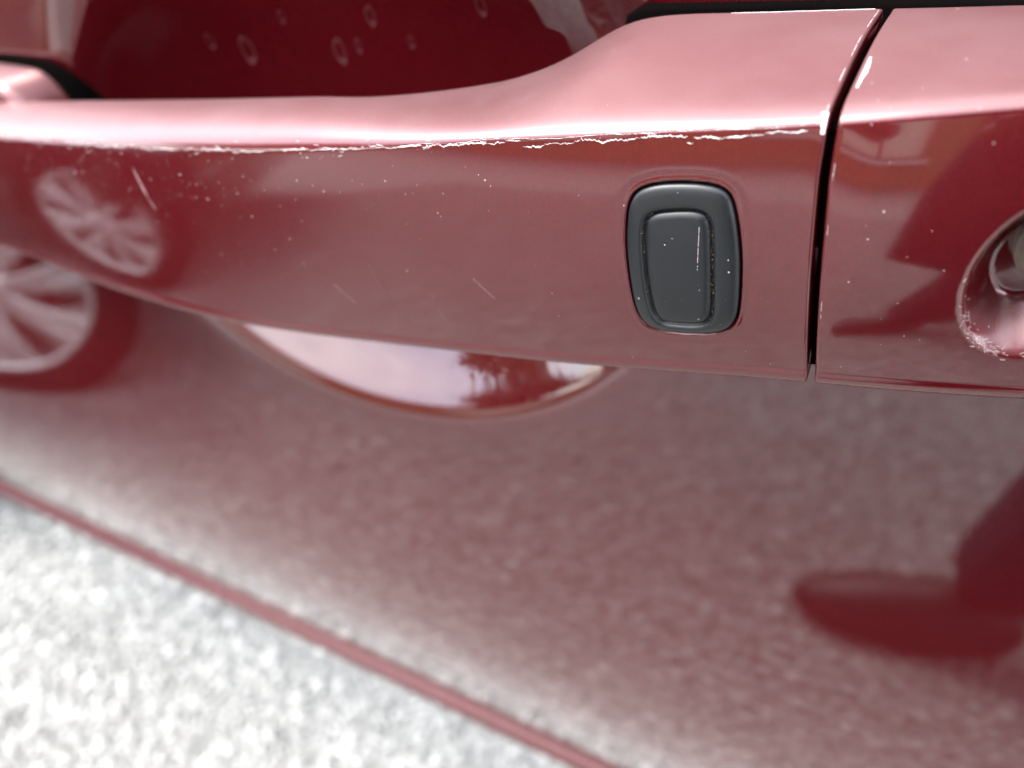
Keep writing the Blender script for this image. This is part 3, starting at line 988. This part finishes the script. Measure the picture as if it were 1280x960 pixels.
ws['kind'] = 'stuff'

# ------------------------------------------------------------------ wheels
def make_wheel(parent, loc, rz, R=.315, rim=.215, nsp=8, wid=.20):
    """outer face towards local -Y"""
    h = wid / 2
    ty = link('wheel', lathe([(rim - .01, h - .02), (rim, h - .01), (rim + .03, h), (R - .04, h), (R - .012, h - .012), (R, h - .035), (R, -h + .035), (R - .012, -h + .012), (R - .04, -h), (rim + .03, -h), (rim, -h + .012), (rim - .012, -h + .03)], 72), M_tyre, parent)
    ty.location = loc; ty.rotation_euler = (0, 0, rz)
    link('rim', lathe([(rim, -h + .010), (rim - .004, -h + .006), (rim - .014, -h + .008), (rim - .018, -h + .03), (rim - .03, h - .03)], 72), M_alloy, ty)
    link('brake_disc', lathe([(.001, .015), (.14, .015), (.14, .028), (.001, .028)], 40), simple('brake_iron', (.03, .03, .032), .5, metal=.4), ty)
    for k in range(nsp):
        bm = bmesh.new()
        yo = -h + .012
        for sgn in (-1, 1):
            sect = [(.045, .014, yo + .002), (.09, .015, yo - .004), (.15, .018, yo - .003), (rim - .008, .027, yo + .006)]
            rings = []
            for r, hw, y in sect:
                cx = sgn * (.005 + .12 * max(0, r - .06))
                rings.append([bm.verts.new((cx + a * hw, y + b, r)) for a, b in ((-1, .028), (-1, .006), (-.55, 0), (.55, 0), (1, .006), (1, .028))])
            for i in range(3):
                for j in range(6):
                    bm.faces.new((rings[i][j], rings[i][(j + 1) % 6], rings[i + 1][(j + 1) % 6], rings[i + 1][j]))
        s_ = bm_obj('spoke', bm, M_alloy, ty)
        s_.rotation_euler = (0, 2 * math.pi * k / nsp, 0)
    link('hub_cap', lathe([(.0005, -h + .004), (.03, -h + .006), (.048, -h + .012), (.056, -h + .02), (.056, -h + .05)], 40), M_alloy, ty)
    return ty
wl = make_wheel(car, (0, 0, 0), 0)
wl.matrix_parent_inverse = Matrix.Translation(-CAR0)
wl.location = (-1.55, .24, .315)

# ------------------------------------------------------------------ the neighbour's car (seen as a reflection in the red paint)
NW = Vector((-1.61, -.51, 0))
ncar = thing('parked_car', 'dark grey parked car with silver multi spoke wheels standing close beside the red car', 'car', NW, math.radians(180 - 38))
# local frame: +x to the nose?  side facing the red car is local -Y
def side_outline():
    return [(-.40, .34), (-.43, .50), (-.40, .64), (-.30, .72), (.30, .86), (.62, .93), (1.20, 1.36), (1.45, 1.43), (2.4, 1.43), (2.95, 1.30), (3.30, .98), (3.36, .80), (3.36, .42), (3.28, .30)]
def body_mesh():
    bm = bmesh.new()
    top = side_outline()
    arch = lambda cx: [(cx + .36 * math.cos(a), .32 + .36 * math.sin(a)) for a in np.linspace(0, math.pi, 13)]
    low = [(3.0 + .36, .30)] if False else []
    bottom = [(3.02, .30)] + [(x, max(z, .30)) for x, z in arch(2.62)] + [(.40, .28)] + [(x, max(z, .30)) for x, z in arch(0.0)]
    ol = top + bottom
    def yin(z):
        return .02 * (z < .5) + max(0, (z - .92)) * .42
    a = [bm.verts.new((x, -.0 + yin(z), z)) for x, z in ol]
    b = [bm.verts.new((x, 1.62 - yin(z), z)) for x, z in ol]
    n = len(ol)
    for i in range(n):
        bm.faces.new((a[i], a[(i + 1) % n], b[(i + 1) % n], b[i]))
    fa = bm.faces.new(a); fb = bm.faces.new(b[::-1])
    bmesh.ops.triangulate(bm, faces=[fa, fb])
    return bm
bm_obj('body', body_mesh(), M_neigh, ncar, smooth=False)
def npan(name, pts, m, y=-.006, th=.01):
    bm = bmesh.new()
    yin = lambda z: .02 * (z < .5) + max(0, (z - .92)) * .42
    a = [bm.verts.new((x, y + yin(z), z)) for x, z in pts]; b = [bm.verts.new((x, y + th + yin(z), z)) for x, z in pts]
    n = len(pts)
    bm.faces.new(a); bm.faces.new(b[::-1])
    for i in range(n): bm.faces.new((a[i], a[(i + 1) % n], b[(i + 1) % n], b[i]))
    return bm_obj(name, bm, m, ncar, smooth=False)
npan('side_window', [(.78, .96), (1.26, 1.33), (1.75, 1.36), (1.75, .96)], M_glass)
npan('side_window', [(1.82, .96), (1.82, 1.36), (2.40, 1.36), (2.82, 1.0), (2.80, .96)], M_glass)
npan('sill_trim', [(.40, .13), (.40, .36), (2.2, .36), (2.2, .13)], M_dark, -.012)
npan('headlight', [(-.385, .60), (-.37, .69), (-.20, .735), (-.12, .66)], M_lamp, -.008)
bm_obj('nose_bumper', box_bm(-.445, -.34, .03, 1.59, .34, .52, .03, 3), M_neigh, ncar)
for xw, steer in ((0.0, math.radians(-9)), (2.62, 0)):
    make_wheel(ncar, (xw, .10, .315), steer)

# ------------------------------------------------------------------ the photographer (also only mirrored in the paint)
def skin_body(name, joints, edges, m, parent=None, sub=2, root=0):
    me = bpy.data.meshes.new(name)
    me.from_pydata([j[0] for j in joints], edges, [])
    o = bpy.data.objects.new(name, me); C.objects.link(o)
    if parent: o.parent = parent
    o.modifiers.new('skin', 'SKIN')
    o.modifiers.new('sub', 'SUBSURF').render_levels = sub
    o.modifiers['sub'].levels = sub
    sk = me.skin_vertices[0].data
    for i, j in enumerate(joints):
        r = j[1]
        sk[i].radius = r if hasattr(r, '__len__') else (r, r)
        sk[i].use_root = (i == root)
    me.materials.append(m)
    return o
PX, PY = .46, -.66
man = thing('person', 'person in dark jacket and jeans holding up a small camera to the red car door', 'person', (PX, PY, 0))
J = []
def add(p, r): J.append((p, r)); return len(J) - 1
# local coordinates: the person faces the car (+Y) and slightly left
pel = add((0, 0, .93), (.15, .11)); wst = add((-.02, .02, 1.08), (.14, .10)); che = add((-.06, .06, 1.30), (.17, .11)); nck = add((-.09, .09, 1.46), (.06, .06))
E_ = [(pel, wst), (wst, che), (che, nck)]
for s, foot in ((-1, (-.18, -.08)), (1, (.08, -.32))):
    hip = add((s * .09, 0, .86), (.095, .095)); kn = add(((-.05, -.09, .48) if s < 0 else (.12, -.2, .48)), (.115, .10)); an = add((foot[0], foot[1], .11), (.066, .066))
    E_ += [(pel, hip), (hip, kn), (kn, an)]
hand = []
for s in (-1, 1):
    sh = add((-.06 + s * .18, .07, 1.38), (.07, .07)); el = add((-.10 + s * .23, .20, 1.12), (.052, .052)); wr = add((.0283 - PX + s * .075 + .03, -.27 - PY, .97), (.034, .034))
    E_ += [(che, sh), (sh, el), (el, wr)]; hand.append(J[wr][0])
body_o = skin_body('body', J, E_, M_jacket, man)
coat = lathe([(.17, 1.12), (.20, .98), (.24, .80), (.245, .60), (.237, .595), (.23, .80), (.16, 1.1)], 40)
_c = np.zeros(len(coat.vertices) * 3); coat.vertices.foreach_get('co', _c); _c = _c.reshape(-1, 3)
_a = np.arctan2(_c[:, 2], _c[:, 0]); _r = np.hypot(_c[:, 0], _c[:, 2]) * (1 + .05 * np.sin(9 * _a) * (1.1 - _c[:, 1]))
coat.vertices.foreach_set('co', np.stack([_r * np.cos(_a) - .07, _r * .72 * np.sin(_a), _c[:, 1]], -1).astype(np.float32).ravel()); coat.update()
link('coat_skirt', coat, M_jacket, man)
hd = (-.12, .14, 1.62)
head_bm = bmesh.new(); bmesh.ops.create_uvsphere(head_bm, u_segments=32, v_segments=24, radius=1)
for v in head_bm.verts:
    x, y, z = v.co
    k = 1 - .22 * max(0, -z) ** 1.5
    y2 = y
    if y > .5: 
        y2 += .20 * math.exp(-((x / .16) ** 2 + ((z + .12) / .22) ** 2))          # nose
        y2 -= .10 * (math.exp(-(((x - .38) / .16) ** 2 + ((z - .08) / .12) ** 2)) + math.exp(-(((x + .38) / .16) ** 2 + ((z - .08) / .12) ** 2)))
        y2 += .05 * math.exp(-((x / .28) ** 2 + ((z + .52) / .08) ** 2))
    v.co = (hd[0] + x * .075 * k, hd[1] + y2 * .095 * k, hd[2] + z * .118)
bm_obj('head', head_bm, M_skin, man)
hr = bmesh.new(); bmesh.ops.create_uvsphere(hr, u_segments=28, v_segments=20, radius=1)
bmesh.ops.delete(hr, geom=[v for v in hr.verts if v.co.z < -.25 or (v.co.y > .35 and v.co.z < .45)], context='VERTS')
for v in hr.verts: v.co = (hd[0] + v.co.x * .083, hd[1] - .006 + v.co.y * .100, hd[2] + .008 + v.co.z * .122)
bm_obj('hair', hr, M_hair, man)
for s, h_ in zip((-1, 1), hand):
    J2 = [(h_, (.026, .020)), ((h_[0] - s * .012, h_[1] + .05, h_[2] - .01), (.034, .015))]; E2 = [(0, 1)]
    for k, ln__ in enumerate((.030, .036, .034, .026)):
        b = (h_[0] - s * (.012 + .004), h_[1] + .075 - abs(k - 1.5) * .004, h_[2] + .018 - k * .016)
        i0 = len(J2)
        J2 += [(b, .009), ((b[0] - s * .016, b[1] + ln__ * .6, b[2]), .0085), ((b[0] - s * .040, b[1] + ln__ * .7, b[2]), .0075)]
        E2 += [(1, i0), (i0, i0 + 1), (i0 + 1, i0 + 2)]
    i0 = len(J2)
    J2 += [((h_[0] - s * .028, h_[1] + .03, h_[2] - .028), .010), ((h_[0] - s * .046, h_[1] + .045, h_[2] - .030), .009)]
    E2 += [(0, i0), (i0, i0 + 1)]
    skin_body('hand', J2, E2, M_skin, man, 2)
for foot, tz in (((-.18, -.08), math.radians(82)), ((.08, -.32), math.radians(45))):
    sh = bmesh.new(); bmesh.ops.create_uvsphere(sh, u_segments=28, v_segments=16, radius=1)
    for v in sh.verts:
        x, y, z = v.co
        top = .055 - .018 * max(0, y) + .035 * max(0, -y)
        wd = .046 * (1 + .12 * y)
        v.co = (x * wd * 1.1, y * .16 + .075, .046 + (z * top * 1.25 if z > 0 else max(z, -.7) * .064))
    o = bm_obj('shoe', sh, M_shoe, man); o.location = (foot[0], foot[1], 0); o.rotation_euler = (0, 0, tz)

ccam = thing('compact_camera', 'small black compact camera held in front of the person at the car door', 'camera', tuple(CAM - FW * .035))
ccam.rotation_euler = co.rotation_euler if False else co.matrix_world.to_euler()
bm_obj('camera_body', box_bm(-.052, .052, -.030, .030, -.012, .012, .006, 3), M_dark, ccam)
me = lathe([(.024, .0), (.024, .012), (.020, .018), (.018, .018)], 40)
lens = link('lens_barrel', me, M_dark, ccam); lens.rotation_euler = (math.radians(-90), 0, 0); lens.location = (0, 0, -.010)

# ------------------------------------------------------------------ house and trees beyond the yard (mirrored along the horizon)
def house(x, y):
    h = thing('house', 'single storey brown house with pale sky-toned panes in its windows across the gravel yard', 'house', (x, y, 0))
    bm_obj('wall', box_bm(-6, 6, -4, 0, 0, 2.9, .01), M_wall, h, False)
    bm = bmesh.new()
    v = [bm.verts.new(p) for p in [(-6.5, .5, 2.8), (6.5, .5, 2.8), (6.5, -4.5, 2.8), (-6.5, -4.5, 2.8), (-5.5, -2, 4.3), (5.5, -2, 4.3)]]
    for f in [(0, 1, 5, 4), (2, 3, 4, 5), (1, 2, 5), (3, 0, 4), (0, 3, 2, 1)]: bm.faces.new([v[i] for i in f])
    bm_obj('roof', bm, M_roof, h, False)
    for cx in (-4.2, -1.4, 1.6, 4.4):
        fr_ = bm_obj('window_frame', box_bm(cx - .85, cx + .85, .002, .06, .8, 2.3, .01), M_roof, h, False)
        for s in (-1, 1):
            bm_obj('pane', box_bm(cx + s * .42 - .37, cx + s * .42 + .37, .062, .07, .88, 2.22), M_pane_sky, fr_, False)
        bm_obj('sill', box_bm(cx - .95, cx + .95, .0615, .16, .70, .798, .01), M_white, fr_, False)
house(-1.5, -6.2)
def tree(x, y, h, r, label):
    t = thing('tree', label, 'tree', (x, y, 0), 0, None)
    bm = tube_bm([(0, 0, 0), (.05, .03, h * .25), (-.04, .05, h * .5), (.05, 0, h * .8)], [.22, .17, .12, .03], 10)
    for k in range(7):
        a = k * 2.4; z0 = h * (.3 + .06 * k)
        tube_bm([(0, 0, z0), (r * .4 * math.cos(a), r * .4 * math.sin(a), z0 + h * .1), (r * .75 * math.cos(a), r * .75 * math.sin(a), z0 + h * .17)], [.09, .06, .015], 7, bm)
    bm_obj('trunk', bm, M_bark, t)
    n = 5200
    cl = rng.normal(0, 1, (60, 3)); cl /= np.linalg.norm(cl, axis=1)[:, None]; cl *= rng.uniform(.35, 1, (60, 1))
    c = cl[rng.integers(0, 60, n)] + rng.normal(0, .14, (n, 3))
    c = c * np.array([r, r, h * .33]) + np.array([0, 0, h * .66])
    d = rng.normal(0, 1, (n, 3)); d /= np.linalg.norm(d, axis=1)[:, None]
    e = np.cross(d, rng.normal(0, 1, (n, 3))); e /= np.linalg.norm(e, axis=1)[:, None]
    s_ = rng.uniform(.07, .16, (n, 1))
    V = np.stack([c - d * s_, c + e * s_ * .45, c + d * s_, c - e * s_ * .45], 1).reshape(-1, 3)
    F = np.arange(n * 4).reshape(n, 4)
    link('crown', mesh_from('crown', V, F), M_leaf, t, False)
tree(-7.6, -5.2, 4.6, 1.5, 'broad leafy tree at the end of the brown house')
tree(4.2, -6.0, 5.0, 1.5, 'smaller leafy tree in front of the brown house')
tree(8.0, -4.0, 7.0, 2.5, 'tall leafy tree standing away from the house behind the red car')
